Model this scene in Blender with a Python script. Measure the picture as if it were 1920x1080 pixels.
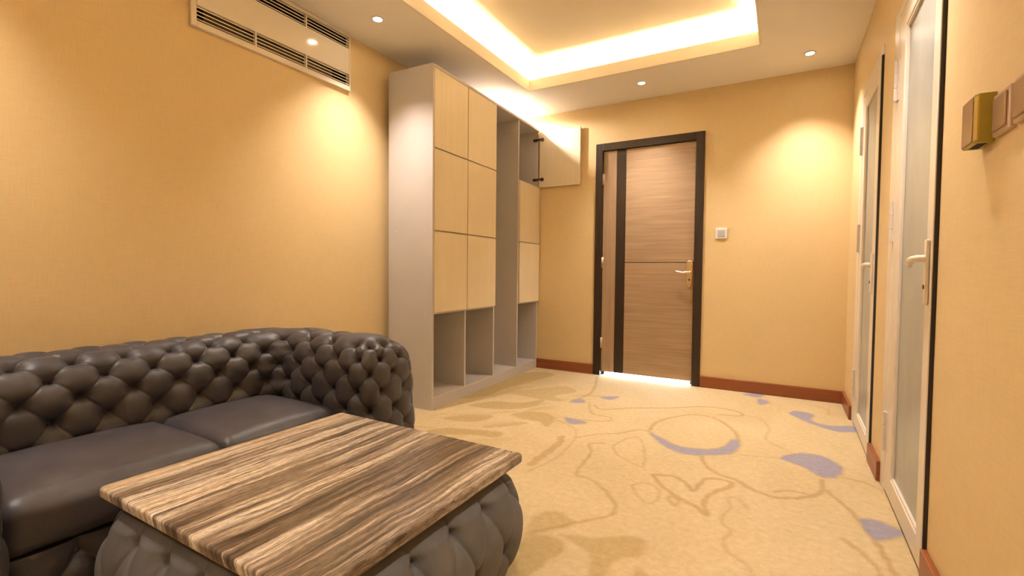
import bpy, bmesh, math, random
import numpy as np
from mathutils import Vector, Matrix

random.seed(4)
for o in list(bpy.data.objects):
    bpy.data.objects.remove(o)
scene = bpy.context.scene
COL = scene.collection

# ---------------------------------------------------------------- camera
F_PX = 896.02
YAW, PITCH, ROLL = 0.5162, -0.0335, 0.0094
CAM = Vector((2.4892, -4.237, 0.9451))
fw = Vector((-math.sin(YAW) * math.cos(PITCH), math.cos(YAW) * math.cos(PITCH), math.sin(PITCH)))
rt = Vector((math.cos(YAW), math.sin(YAW), 0))
up = rt.cross(fw)
rt2 = rt * math.cos(ROLL) + up * math.sin(ROLL)
up2 = -rt * math.sin(ROLL) + up * math.cos(ROLL)
cam_data = bpy.data.cameras.new('camera')
cam_data.sensor_width = 36.0
cam_data.lens = F_PX / 1920 * 36.0
cam_data.clip_start = 0.02
cam = bpy.data.objects.new('camera', cam_data)
COL.objects.link(cam)
cam.matrix_world = Matrix(((rt2.x, up2.x, -fw.x, CAM.x), (rt2.y, up2.y, -fw.y, CAM.y),
                           (rt2.z, up2.z, -fw.z, CAM.z), (0, 0, 0, 1)))
scene.camera = cam

# ---------------------------------------------------------------- world, light levels, exposure
world = bpy.data.worlds.new('world')
scene.world = world
world.use_nodes = True
world.node_tree.nodes['Background'].inputs[0].default_value = (1.0, 0.85, 0.65, 1)
world.node_tree.nodes['Background'].inputs[1].default_value = 0.0
scene.view_settings.view_transform = 'Standard'
scene.view_settings.look = 'None'
scene.view_settings.gamma = 1.0
scene.view_settings.use_curve_mapping = False
scene.view_settings.exposure = 1.28
LAMP_COLOR = (1.0, 0.905, 0.83)
COVE_COLOR = (1.0, 0.81, 0.56)
DOWNLIGHT_W = 50.0
COVE_STRENGTH = 54.0
NEXT_ROOM_STRENGTH = 40.0

# ---------------------------------------------------------------- dimensions (metres)
W = 2.899          # right wall
H = 2.4666         # soffit
BACK = 0.0         # wall with the entrance door
FRONT = -5.45      # wall behind the camera
TX0, TX1, TY0, TY1 = 0.589, 2.3135, -4.75, -0.632   # opening of the ceiling tray

# ---------------------------------------------------------------- helpers
def box(bm, x0, x1, y0, y1, z0, z1, bevel=0.0, seg=2):
    r = bmesh.ops.create_cube(bm, size=1.0)
    vs = r['verts']
    for v in vs:
        v.co = Vector(((x0 + x1) / 2 + v.co.x * (x1 - x0), (y0 + y1) / 2 + v.co.y * (y1 - y0),
                       (z0 + z1) / 2 + v.co.z * (z1 - z0)))
    if bevel > 0:
        es = list({e for v in vs for e in v.link_edges})
        bmesh.ops.bevel(bm, geom=es, offset=bevel, segments=seg, profile=0.5, affect='EDGES')
    return vs


def cyl(bm, p, axis, r0, depth, seg=24, r1=None):
    rot = Vector((0, 0, 1)).rotation_difference(Vector(axis)).to_matrix().to_4x4()
    m = Matrix.Translation(Vector(p)) @ rot
    bmesh.ops.create_cone(bm, cap_ends=True, segments=seg, radius1=r0, radius2=r0 if r1 is None else r1,
                          depth=depth, matrix=m)


def tube(bm, pts, rad, seg=10, flat=1.0, upv=Vector((0, 0, 1))):
    """sweep an ellipse along a polyline; rad may be a list"""
    pts = [Vector(p) for p in pts]
    rings = []
    for i, p in enumerate(pts):
        a = pts[max(i - 1, 0)]
        b = pts[min(i + 1, len(pts) - 1)]
        t = (b - a).normalized()
        n = t.cross(upv)
        if n.length < 1e-4:
            n = t.cross(Vector((1, 0, 0)))
        n.normalize()
        c = n.cross(t)
        r = rad[i] if isinstance(rad, (list, tuple)) else rad
        rings.append([bm.verts.new(p + n * r * math.cos(2 * math.pi * k / seg) + c * r * flat * math.sin(2 * math.pi * k / seg))
                      for k in range(seg)])
    for a, b in zip(rings[:-1], rings[1:]):
        for k in range(seg):
            bm.faces.new((a[k], a[(k + 1) % seg], b[(k + 1) % seg], b[k]))
    bm.faces.new(rings[0][::-1])
    bm.faces.new(rings[-1])


def mesh_from(bm, name, mat, smooth=False):
    bmesh.ops.recalc_face_normals(bm, faces=bm.faces[:])
    me = bpy.data.meshes.new(name)
    bm.to_mesh(me)
    bm.free()
    me.materials.append(mat)
    if smooth:
        me.polygons.foreach_set('use_smooth', [True] * len(me.polygons))
    return me


def obj(name, bm, mat, parent=None, smooth=False):
    me = bm if isinstance(bm, bpy.types.Mesh) else mesh_from(bm, name, mat, smooth)
    o = bpy.data.objects.new(name, me)
    COL.objects.link(o)
    if parent:
        o.parent = parent
    return o


def boxo(name, dims, mat, parent=None, bevel=0.0, smooth=False):
    bm = bmesh.new()
    box(bm, *dims, bevel=bevel)
    return obj(name, bm, mat, parent, smooth)


def thing(name, label, cat, loc=(0, 0, 0), rotz=0.0, group=None):
    o = bpy.data.objects.new(name, None)
    COL.objects.link(o)
    o.empty_display_size = 0.1
    o.location = loc
    o.rotation_euler = (0, 0, rotz)
    o['label'] = label
    o['category'] = cat
    if group:
        o['group'] = group
    return o


def structure(o, label=None, cat=None):
    o['kind'] = 'structure'
    if label:
        o['label'] = label
    if cat:
        o['category'] = cat
    return o


# ---------------------------------------------------------------- materials
class NT:
    def __init__(self, name):
        self.m = bpy.data.materials.new(name)
        self.m.use_nodes = True
        self.t = self.m.node_tree
        self.b = self.t.nodes['Principled BSDF']

    def n(self, typ, **kw):
        nd = self.t.nodes.new(typ)
        for k, v in kw.items():
            if k.startswith('i_'):
                nd.inputs[k[2:].replace('_', ' ')].default_value = v
            else:
                setattr(nd, k, v)
        return nd

    def l(self, a, b):
        self.t.links.new(a, b)

    def coords(self, scale, kind='Object'):
        tc = self.n('ShaderNodeTexCoord')
        mp = self.n('ShaderNodeMapping')
        mp.inputs['Scale'].default_value = scale
        self.l(tc.outputs[kind], mp.inputs['Vector'])
        return mp.outputs['Vector']

    def noise(self, vec, scale=5, detail=4, rough=0.55, dist=0.0):
        nd = self.n('ShaderNodeTexNoise')
        nd.inputs['Scale'].default_value = scale
        nd.inputs['Detail'].default_value = detail
        nd.inputs['Roughness'].default_value = rough
        nd.inputs['Distortion'].default_value = dist
        self.l(vec, nd.inputs['Vector'])
        return nd.outputs['Fac']

    def ramp(self, fac, stops):
        nd = self.n('ShaderNodeValToRGB')
        els = nd.color_ramp.elements
        while len(els) < len(stops):
            els.new(0.5)
        for e, (p, c) in zip(els, stops):
            e.position = p
            e.color = (*c, 1)
        self.l(fac, nd.inputs['Fac'])
        return nd.outputs['Color']

    def mix(self, fac, a, b, blend='MIX'):
        nd = self.n('ShaderNodeMix', data_type='RGBA', blend_type=blend)
        for s, v in ((nd.inputs[0], fac), (nd.inputs[6], a), (nd.inputs[7], b)):
            if hasattr(v, 'is_linked'):
                self.l(v, s)
            elif isinstance(v, (int, float)):
                s.default_value = v
            else:
                s.default_value = (*v, 1)
        return nd.outputs[2]

    def math(self, op, a, b=0.0):
        nd = self.n('ShaderNodeMath', operation=op)
        for s, v in ((nd.inputs[0], a), (nd.inputs[1], b)):
            if hasattr(v, 'is_linked'):
                self.l(v, s)
            else:
                s.default_value = v
        return nd.outputs[0]

    def bump(self, h, strength=0.2, dist=0.002):
        nd = self.n('ShaderNodeBump')
        nd.inputs['Strength'].default_value = strength
        nd.inputs['Distance'].default_value = dist
        self.l(h, nd.inputs['Height'])
        self.l(nd.outputs['Normal'], self.b.inputs['Normal'])

    def set(self, color=None, rough=0.5, metal=0.0, spec=0.5, **kw):
        if color is not None:
            if hasattr(color, 'is_linked'):
                self.l(color, self.b.inputs['Base Color'])
            else:
                self.b.inputs['Base Color'].default_value = (*color, 1)
        self.b.inputs['Roughness'].default_value = rough
        self.b.inputs['Metallic'].default_value = metal
        self.b.inputs['Specular IOR Level'].default_value = spec
        for k, v in kw.items():
            self.b.inputs[k].default_value = v
        return self.m


def plain(name, color, rough=0.5, metal=0.0, spec=0.5, var=0.04, scale=8.0, **kw):
    t = NT(name)
    f = t.noise(t.coords((1, 1, 1)), scale, 3)
    lo = tuple(c * (1 - var) for c in color)
    hi = tuple(min(1, c * (1 + var)) for c in color)
    return t.set(t.ramp(f, [(0.3, lo), (0.7, hi)]), rough, metal, spec, **kw)


def emit(name, color, strength):
    t = NT(name)
    t.set((0.8, 0.8, 0.8), 0.4)
    t.b.inputs['Emission Color'].default_value = (*color, 1)
    t.b.inputs['Emission Strength'].default_value = strength
    return t.m


def make_wallpaper():
    t = NT('wallpaper')
    v = t.coords((1, 1, 1))
    big = t.noise(v, 1.3, 2)
    thr = t.noise(t.coords((260, 260, 14)), 1.0, 2)
    wf = t.noise(t.coords((14, 14, 300)), 1.0, 2)
    weave = t.math('ADD', thr, wf)
    base = t.ramp(big, [(0.3, (0.78, 0.588, 0.312)), (0.7, (0.81, 0.618, 0.342))])
    tint = t.ramp(t.math('MULTIPLY', weave, 0.5), [(0.3, (0.90, 0.89, 0.86)), (0.7, (1.0, 1.0, 1.0))])
    t.bump(weave, 0.12, 0.0008)
    return t.set(t.mix(1.0, base, tint, 'MULTIPLY'), 0.55, spec=0.3)


def make_carpet():
    t = NT('carpet')
    v = t.coords((1, 1, 1))
    big = t.noise(v, 1.6, 3, 0.6, 0.6)
    fib = t.noise(v, 260, 2)
    streak = t.noise(t.coords((24, 60, 1)), 1.0, 3)
    base = t.ramp(big, [(0.30, (0.61, 0.47, 0.265)), (0.7, (0.69, 0.55, 0.335))])
    st = t.ramp(streak, [(0.35, (0.955, 0.95, 0.93)), (0.65, (1, 1, 1))])
    base = t.mix(1.0, base, st, 'MULTIPLY')
    at = t.n('ShaderNodeAttribute', attribute_name='print_tan')
    al = t.n('ShaderNodeAttribute', attribute_name='print_line')
    av = t.n('ShaderNodeAttribute', attribute_name='print_lavender')
    c = t.mix(t.math('MULTIPLY', at.outputs['Fac'], 0.80), base, (0.42, 0.30, 0.115))
    c = t.mix(t.math('MULTIPLY', al.outputs['Fac'], 0.60), c, (0.42, 0.285, 0.125))
    c = t.mix(t.math('MULTIPLY', av.outputs['Fac'], 0.85), c, (0.31, 0.30, 0.42))
    mot = t.noise(v, 38, 4, 0.7)
    c = t.mix(1.0, c, t.ramp(mot, [(0.35, (0.87, 0.855, 0.81)), (0.65, (1.0, 1.0, 1.0))]), 'MULTIPLY')
    fb = t.ramp(fib, [(0.3, (0.88, 0.88, 0.88)), (0.7, (1.0, 1.0, 1.0))])
    t.bump(fib, 0.5, 0.003)
    return t.set(t.mix(1.0, c, fb, 'MULTIPLY'), 0.95, spec=0.1)


def make_leather(name, c0, c1, rough, grain=220):
    t = NT(name)
    v = t.coords((1, 1, 1))
    big = t.noise(v, 7, 4, 0.6)
    vo = t.n('ShaderNodeTexVoronoi', feature='DISTANCE_TO_EDGE')
    vo.inputs['Scale'].default_value = grain
    t.l(v, vo.inputs['Vector'])
    fine = t.noise(v, 90, 3)
    hgt = t.math('ADD', vo.outputs['Distance'], t.math('MULTIPLY', fine, 0.6))
    t.bump(hgt, 0.25, 0.0015)
    return t.set(t.ramp(big, [(0.3, c0), (0.7, c1)]), rough, spec=0.45)


def make_strata():
    """banded polished stone: bands run along the table's length (y)"""
    t = NT('striped_stone')
    tc = t.n('ShaderNodeTexCoord')
    warp = t.n('ShaderNodeTexNoise')
    warp.inputs['Scale'].default_value = 4.5
    warp.inputs['Detail'].default_value = 5
    t.l(tc.outputs['Object'], warp.inputs['Vector'])
    sep = t.n('ShaderNodeSeparateXYZ')
    t.l(tc.outputs['Object'], sep.inputs[0])
    x = t.math('ADD', sep.outputs['X'], t.math('MULTIPLY', t.math('SUBTRACT', warp.outputs['Fac'], 0.5), 0.045))
    x = t.math('ADD', x, t.math('MULTIPLY', sep.outputs['Z'], 0.6))

    def band(sx, sy, detail, rough, off):
        cb = t.n('ShaderNodeCombineXYZ')
        t.l(t.math('ADD', t.math('MULTIPLY', x, sx), off), cb.inputs[0])
        t.l(t.math('MULTIPLY', sep.outputs['Y'], sy), cb.inputs[1])
        return t.noise(cb.outputs[0], 1.0, detail, rough)
    wide = band(9, 0.5, 3, 0.55, 3.1)
    fine = band(48, 1.4, 5, 0.7, 0.0)
    vein = band(26, 0.8, 3, 0.6, 9.0)
    tot = t.math('ADD', t.math('MULTIPLY', wide, 0.58), t.math('MULTIPLY', fine, 0.62))
    # tone drifts from honey at the sofa edge to dark brown at the far edge, as the slab itself does
    tot = t.math('SUBTRACT', tot, t.math('MULTIPLY', sep.outputs['X'], 0.14))
    c = t.ramp(tot, [(0.465, (0.035, 0.024, 0.017)), (0.52, (0.11, 0.078, 0.053)), (0.57, (0.21, 0.15, 0.105)),
                     (0.615, (0.35, 0.27, 0.195)), (0.665, (0.68, 0.595, 0.485)), (0.74, (0.50, 0.36, 0.21))])
    dark = t.ramp(vein, [(0.485, (1, 1, 1)), (0.497, (0.28, 0.22, 0.17)), (0.503, (0.28, 0.22, 0.17)), (0.515, (1, 1, 1))])
    c = t.mix(0.85, c, dark, 'MULTIPLY')
    speck = t.noise(t.coords((150, 46, 80)), 1.0, 4, 0.75)
    sp = t.ramp(speck, [(0.34, (0.42, 0.38, 0.34)), (0.48, (1, 1, 1)), (0.56, (1, 1, 1)), (0.68, (1.5, 1.46, 1.38))])
    c = t.mix(0.8, c, sp, 'MULTIPLY')
    t.bump(fine, 0.06, 0.001)
    return t.set(c, 0.28, spec=0.5)


def make_veneer(name, dark, light, scale, rough=0.38):
    t = NT(name)
    f = t.noise(t.coords(scale), 1.0, 5, 0.6, 0.4)
    g = t.noise(t.coords(tuple(s * 3.1 for s in scale)), 1.0, 3)
    h = t.math('ADD', t.math('MULTIPLY', f, 0.7), t.math('MULTIPLY', g, 0.3))
    t.bump(h, 0.05, 0.001)
    return t.set(t.ramp(h, [(0.33, dark), (0.67, light)]), rough, spec=0.4)


M = {}
M['wallpaper'] = make_wallpaper()
M['carpet'] = make_carpet()
M['ceiling'] = plain('ceiling_paint', (0.88, 0.83, 0.76), 0.8, spec=0.2, var=0.015, scale=2)
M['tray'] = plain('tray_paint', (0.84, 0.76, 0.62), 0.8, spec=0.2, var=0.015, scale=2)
M['leather'] = make_leather('dark_leather', (0.043, 0.040, 0.046), (0.073, 0.066, 0.073), 0.43)
M['button'] = plain('leather_button', (0.05, 0.042, 0.04), 0.4)
M['suede'] = make_leather('grey_suede', (0.086, 0.081, 0.076), (0.128, 0.120, 0.112), 0.62, 300)
M['stone'] = make_strata()
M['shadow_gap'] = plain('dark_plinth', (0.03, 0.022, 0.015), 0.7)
M['melamine'] = plain('grey_melamine', (0.57, 0.525, 0.495), 0.5, spec=0.35, var=0.03, scale=3)
M['melamine_in'] = M['melamine']
M['maple'] = make_veneer('pale_maple', (0.78, 0.655, 0.45), (0.83, 0.715, 0.52), (26, 26, 1.6))
M['hinge_dark'] = plain('dark_steel', (0.12, 0.09, 0.06), 0.4, 0.8)
M['walnut_h'] = make_veneer('brown_veneer_horizontal', (0.31, 0.20, 0.115), (0.45, 0.31, 0.19), (1.6, 1.6, 55), 0.42)
M['walnut_v'] = make_veneer('brown_veneer_vertical', (0.31, 0.205, 0.12), (0.44, 0.305, 0.19), (60, 60, 1.6), 0.42)
M['wenge'] = make_veneer('dark_wenge', (0.022, 0.012, 0.007), (0.045, 0.026, 0.016), (70, 70, 2.0), 0.4)
M['skirting'] = make_veneer('red_brown_wood', (0.22, 0.060, 0.020), (0.33, 0.105, 0.036), (2, 2, 60), 0.35)
M['gold'] = plain('brass', (0.82, 0.68, 0.50), 0.25, 1.0)
M['white_plastic'] = plain('white_plastic', (0.82, 0.80, 0.78), 0.35, var=0.01)
M['grey_plastic'] = plain('grey_rocker', (0.50, 0.49, 0.48), 0.4, var=0.02)
M['alu'] = plain('white_aluminium', (0.80, 0.71, 0.60), 0.3, spec=0.5, var=0.015)
M['hinge_white'] = plain('white_hinge', (0.72, 0.64, 0.55), 0.35, spec=0.5, var=0.02)
M['seal'] = plain('black_rubber', (0.030, 0.021, 0.015), 0.6)
M['ac'] = plain('cream_gloss_panel', (0.84, 0.75, 0.61), 0.12, spec=0.5, var=0.01)
M['ac_dark'] = plain('dark_duct', (0.012, 0.009, 0.012), 0.8)
M['filter'] = plain('dusty_filter', (0.15, 0.105, 0.058), 0.8, var=0.15, scale=40)
M['olive'] = plain('olive_plastic', (0.36, 0.28, 0.04), 0.35, var=0.06)
M['olive_edge'] = plain('yellow_edge', (0.62, 0.42, 0.03), 0.3)
M['bronze'] = plain('bronze_plate', (0.36, 0.23, 0.11), 0.32, 0.55, var=0.05)
M['bronze_rim'] = plain('pale_bronze_rim', (0.55, 0.40, 0.30), 0.3, 0.4)
M['chrome'] = plain('steel_ring', (0.85, 0.80, 0.72), 0.25, 0.6)
M['lens'] = emit('lamp_lens', (1.0, 0.90, 0.74), 28.0)
M['led'] = emit('led_strip', COVE_COLOR, COVE_STRENGTH)
M['marble'] = plain('pale_threshold', (0.80, 0.80, 0.80), 0.25, var=0.03)
M['next_floor'] = plain('pale_floor_tile', (0.78, 0.79, 0.80), 0.3, var=0.02)
M['next_window'] = emit('bright_daylight_glazing', (0.88, 0.94, 1.0), NEXT_ROOM_STRENGTH)  # emitter added to supply the next room's light
M['tile'] = plain('pale_tile', (0.72, 0.74, 0.68), 0.4, var=0.03)


def make_frosted():
    t = NT('frosted_glass')
    v = t.coords((1, 1, 1))
    sm = t.noise(t.coords((1, 3, 1.2)), 2.2, 4, 0.6, 1.2)
    c = t.ramp(sm, [(0.3, (0.47, 0.47, 0.425)), (0.7, (0.57, 0.575, 0.525))])
    t.bump(t.noise(v, 400, 2), 0.06, 0.0005)
    return t.set(c, 0.32, spec=0.5, **{'Transmission Weight': 0.25, 'IOR': 1.45})


M['frosted'] = make_frosted()

# ================================================================ THE SETTING
# carpet print (floor coordinates in metres)
PRINT_LINES = [
    [(1.456,-2.259),(1.502,-2.043),(1.492,-1.807),(1.46,-1.65),(1.384,-1.527),(1.252,-1.453),(1.192,-1.424)],
    [(1.48,-1.701),(1.564,-1.576),(1.667,-1.498),(1.745,-1.378),(1.814,-1.365),(1.843,-1.391)],
    [(1.811,-1.355),(1.81,-1.177),(1.875,-1.008),(1.986,-0.871),(2.103,-0.869),(2.194,-0.975),(2.267,-1.134),(2.294,-1.3)],
    [(1.701,-1.705),(1.734,-1.563),(1.787,-1.505),(1.861,-1.678),(1.914,-1.912),(1.822,-1.871),(1.749,-1.811),(1.701,-1.705)],
    [(1.639,-1.704),(1.58,-1.754),(1.634,-1.88),(1.662,-2.153),(1.737,-2.176),(1.821,-2.236),(1.879,-2.303),(1.923,-2.37),(1.925,-2.443),(1.89,-2.499),(1.83,-2.568),(1.789,-2.625),(1.721,-2.708)],
    [(1.981,-1.98),(2.06,-1.95),(2.126,-1.992),(2.171,-2.058),(2.195,-1.919),(2.236,-1.878),(2.309,-1.883),(2.299,-1.952),(2.253,-2.024),(2.225,-2.138),(2.25,-2.25),(2.192,-2.197),(2.134,-2.165),(2.038,-2.076),(1.981,-1.98)],
    [(1.925,-2.143),(1.959,-2.092),(2.008,-2.095),(2.048,-2.146),(2.05,-2.229),(2.034,-2.278),(1.989,-2.251),(1.953,-2.202),(1.925,-2.143)],
    [(2.093,-2.203),(2.1,-2.157),(2.134,-2.192),(2.126,-2.237),(2.093,-2.203)],
    [(2.142,-1.618),(2.185,-1.75),(2.252,-1.818),(2.323,-1.843),(2.381,-1.903),(2.445,-1.939),(2.514,-1.934),(2.593,-1.879),(2.65,-1.802),(2.666,-1.702),(2.664,-1.639)],
    [(2.302,-1.5),(2.406,-1.467),(2.527,-1.428)],
    [(2.479,-1.889),(2.535,-1.841),(2.623,-1.847)],
    [(1.341,-1.003),(1.423,-1.07),(1.589,-0.93),(1.831,-0.782),(1.988,-0.647),(2.123,-0.603),(2.245,-0.641),(2.268,-0.734),(2.141,-0.776)],
    [(2.266,-0.7),(2.379,-0.734),(2.437,-0.947),(2.422,-1.147),(2.489,-1.254),(2.552,-1.329)],
    [(2.753,-1.553),(2.832,-1.572),(2.884,-1.619),(2.905,-1.693)],
    [(2.677,-1.757),(2.725,-1.868),(2.759,-1.973),(2.786,-2.09),(2.807,-2.213),(2.816,-2.342)],
    [(2.388,-2.119),(2.338,-2.031),(2.309,-2.061),(2.326,-2.131),(2.305,-2.265),(2.343,-2.33),(2.329,-2.419),(2.348,-2.483),(2.4,-2.522),(2.434,-2.582),(2.479,-2.642)],
    [(1.284,-0.957),(1.392,-1.198),(1.528,-1.219),(1.511,-1.327),(1.214,-1.41)],
    [(1.029,-0.065),(1.192,-0.65),(1.153,-0.995)],
    [(2.7,-0.17),(2.777,-0.241),(2.782,-0.385)],
    [(2.697,-2.183),(2.75,-2.265),(2.771,-2.32),(2.786,-2.405)],
]
PRINT_STROKES = [
    [(1.429,-2.165),(1.433,-1.958),(1.43,-1.82),(1.401,-1.728)],
]
PRINT_LAVENDER = [
    [(1.821,-1.394),(1.902,-1.446),(1.99,-1.521),(2.088,-1.527),(2.177,-1.483),(2.234,-1.393),(2.257,-1.272),(2.295,-1.274),(2.296,-1.416),(2.259,-1.513),(2.176,-1.58),(2.103,-1.624),(2.022,-1.621),(1.924,-1.547)],
    [(2.497,-1.438),(2.588,-1.307),(2.684,-1.292),(2.747,-1.376),(2.761,-1.46),(2.721,-1.572),(2.667,-1.594),(2.595,-1.505)],
    [(2.769,-1.995),(2.819,-1.961),(2.897,-2.024),(2.829,-2.115),(2.793,-2.126)],
    [(2.547,-0.493),(2.596,-0.405),(2.688,-0.443),(2.666,-0.592),(2.749,-0.669),(2.906,-0.604),(2.905,-0.709),(2.796,-0.776),(2.69,-0.705),(2.621,-0.62)],
    [(2.232,-0.076),(2.369,0.008),(2.355,-0.123),(2.282,-0.122)],
    [(2.348,-0.173),(2.421,-0.241),(2.364,-0.352)],
    [(1.274,-1.374),(1.433,-1.406),(1.353,-1.474)],
    [(1.151,-1.013),(1.185,-0.889),(1.254,-0.975)],
    [(1.3,-0.773),(1.415,-0.675),(1.392,-0.797)],
]
PRINT_TAN = [
    [(1.673,-2.616),(1.704,-2.537),(1.772,-2.534),(1.833,-2.589),(1.797,-2.642),(1.741,-2.727),(1.7,-2.751)],
    [(1.804,-2.67),(1.917,-2.633),(2.039,-2.551),(2.097,-2.576),(2.095,-2.659),(2.04,-2.717),(2.029,-2.819),(2.068,-2.91),(2.012,-2.916),(1.946,-2.738),(1.861,-2.696)],
    [(1.708,-2.767),(1.799,-2.693),(1.864,-2.75),(1.843,-2.833),(1.829,-2.921),(1.791,-2.989)],
    [(2.097,-2.732),(2.134,-2.743),(2.197,-2.807),(2.129,-2.847)],
    [(0.39,-1.334),(0.309,-0.881),(0.338,-0.431),(0.494,-0.194),(0.672,-0.221),(0.627,-0.567),(0.551,-0.894),(0.539,-1.196)],
    [(0.581,-1.469),(0.67,-1.292),(0.853,-1.221),(0.97,-1.065),(0.983,-1.262),(0.824,-1.436)],
    [(0.672,-1.02),(0.756,-0.819),(0.941,-0.599),(1.083,-0.717),(0.99,-0.918),(1.12,-1.015),(0.97,-1.065),(0.851,-1.05)],
    [(0.939,-1.489),(1.032,-1.36),(1.167,-1.371),(1.237,-1.462),(1.251,-1.608),(1.167,-1.549),(1.034,-1.553)],
    [(0.661,-2.079),(0.737,-1.949),(0.875,-1.894),(1.063,-1.836),(1.084,-1.93),(0.928,-1.971),(0.809,-2.043)],
    [(0.916,-1.781),(1.08,-1.602),(1.112,-1.644),(0.957,-1.815)],
    [(0.61,-1.811),(0.692,-1.661),(0.857,-1.594),(0.822,-1.759)],
]


def catmull(pts, closed=False, n=8):
    P = [np.array(p) for p in pts]
    out = []
    N = len(P)
    rng = range(N if closed else N - 1)
    for i in rng:
        if closed:
            p0, p1, p2, p3 = P[(i - 1) % N], P[i], P[(i + 1) % N], P[(i + 2) % N]
        else:
            p0, p1, p2, p3 = P[max(i - 1, 0)], P[i], P[i + 1], P[min(i + 2, N - 1)]
        for k in range(n):
            t = k / n
            out.append(0.5 * ((2 * p1) + (-p0 + p2) * t + (2 * p0 - 5 * p1 + 4 * p2 - p3) * t * t + (-p0 + 3 * p1 - 3 * p2 + p3) * t ** 3))
    if not closed:
        out.append(P[-1])
    return np.array(out)


def seg_dist(X, A, B):
    d = B - A
    L = max((d * d).sum(), 1e-12)
    t = np.clip(((X - A) @ d) / L, 0, 1)
    q = X - A - t[:, None] * d
    return np.sqrt((q * q).sum(1))


def poly_inside(X, P):
    c = np.zeros(len(X), bool)
    n = len(P)
    for i in range(n):
        a, b = P[i], P[(i + 1) % n]
        cond = (a[1] > X[:, 1]) != (b[1] > X[:, 1])
        xi = (b[0] - a[0]) * (X[:, 1] - a[1]) / (b[1] - a[1] + 1e-12) + a[0]
        c ^= cond & (X[:, 0] < xi)
    return c


def make_floor():
    nx, ny = 330, 500
    xs = np.linspace(0.0, W, nx)
    ys = np.linspace(-4.40, 0.0, ny)
    gx, gy = np.meshgrid(xs, ys)
    X = np.stack([gx.ravel(), gy.ravel()], 1)
    rs = np.random.RandomState(3)
    # soft wobble so that the woven outlines are not ruler-smooth
    wob = 0.0025 * np.stack([np.sin(X[:, 1] * 61 + 3 * np.sin(X[:, 0] * 37)), np.sin(X[:, 0] * 57 + 2 * np.sin(X[:, 1] * 43))], 1)
    Q = X + wob

    def smooth(d, w, s=0.010):
        return np.clip((w - d) / s + 0.5, 0, 1)

    def near(P, pad):
        lo, hi = P.min(0) - pad, P.max(0) + pad
        return np.where(((Q > lo) & (Q < hi)).all(1))[0]
    line = np.zeros(len(X))
    lav = np.zeros(len(X))
    tan = np.zeros(len(X))

    def stroke(mask, pts, w, amt=1.0):
        P = catmull(pts, n=5)
        for a, b in zip(P[:-1], P[1:]):
            idx = near(np.array([a, b]), w + 0.03)
            if len(idx):
                mask[idx] = np.maximum(mask[idx], amt * smooth(seg_dist(Q[idx], a, b), w))

    def fill(mask, pts, amt=1.0, edge=0.012):
        P = catmull(pts, True, 5)
        idx = near(P, 0.05)
        if not len(idx):
            return
        d = np.full(len(idx), 9.0)
        for i in range(len(P)):
            d = np.minimum(d, seg_dist(Q[idx], P[i], P[(i + 1) % len(P)]))
        ins = poly_inside(Q[idx], P)
        sd = np.where(ins, -d, d)
        mask[idx] = np.maximum(mask[idx], amt * np.clip(0.5 - sd / edge, 0, 1))
    for i, l in enumerate(PRINT_LINES):
        stroke(line, l, 0.0062 + 0.0025 * (i % 3), 0.75 + 0.12 * (i % 3))
    for l in PRINT_STROKES:
        stroke(line, l, 0.022, 0.9)
    for l in PRINT_LAVENDER:
        fill(lav, l)
        stroke(line, list(l) + [l[0]], 0.012, 0.55)
    for i, l in enumerate(PRINT_TAN):
        fill(tan, l, 0.62 + 0.08 * (i % 3), 0.02)
    # brushed leaf strokes beside the cabinet and along the left side
    for k in range(46):
        c = np.array([0.50 + 0.75 * rs.rand(), -2.2 + 1.9 * rs.rand()])
        a = rs.uniform(0.2, 1.2)
        L = rs.uniform(0.05, 0.16)
        d = np.array([math.cos(a), math.sin(a)]) * L
        nrm = np.array([-d[1], d[0]]) * rs.uniform(0.12, 0.32)
        fill(tan, [c - d, c - d * 0.3 + nrm, c + d * 0.5 + nrm * 0.7, c + d, c + d * 0.2 - nrm * 0.6], rs.uniform(0.2, 0.5), 0.02)
    for k in range(16):
        c = np.array([0.9 + 1.9 * rs.rand(), -4.35 + 1.1 * rs.rand()])
        a = rs.uniform(0, 3.1)
        d = np.array([math.cos(a), math.sin(a)]) * rs.uniform(0.06, 0.18)
        nrm = np.array([-d[1], d[0]]) * rs.uniform(0.2, 0.4)
        fill(tan, [c - d, c + nrm, c + d, c - nrm * 0.5], rs.uniform(0.2, 0.45), 0.02)
    verts = np.zeros((len(X) + 4, 3))
    verts[:len(X), :2] = X
    n0 = len(X)
    verts[n0:] = [(0, FRONT, 0), (W, FRONT, 0), (W, -4.40, 0), (0, -4.40, 0)]
    ii = np.arange(nx * ny).reshape(ny, nx)
    faces = np.stack([ii[:-1, :-1], ii[:-1, 1:], ii[1:, 1:], ii[1:, :-1]], -1).reshape(-1, 4).tolist()
    faces.append([n0, n0 + 1, n0 + 2, n0 + 3])
    me = bpy.data.meshes.new('floor')
    me.from_pydata(verts.tolist(), [], faces)
    for nm, a in (('print_tan', tan), ('print_line', line), ('print_lavender', lav)):
        at = me.attributes.new(nm, 'FLOAT', 'POINT')
        at.data.foreach_set('value', np.concatenate([a, np.zeros(4)]).astype(np.float32))
    me.materials.append(M['carpet'])
    o = bpy.data.objects.new('floor', me)
    COL.objects.link(o)
    structure(o, 'cream carpet with tan outlines and lavender petals', 'floor')


make_floor()

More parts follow.
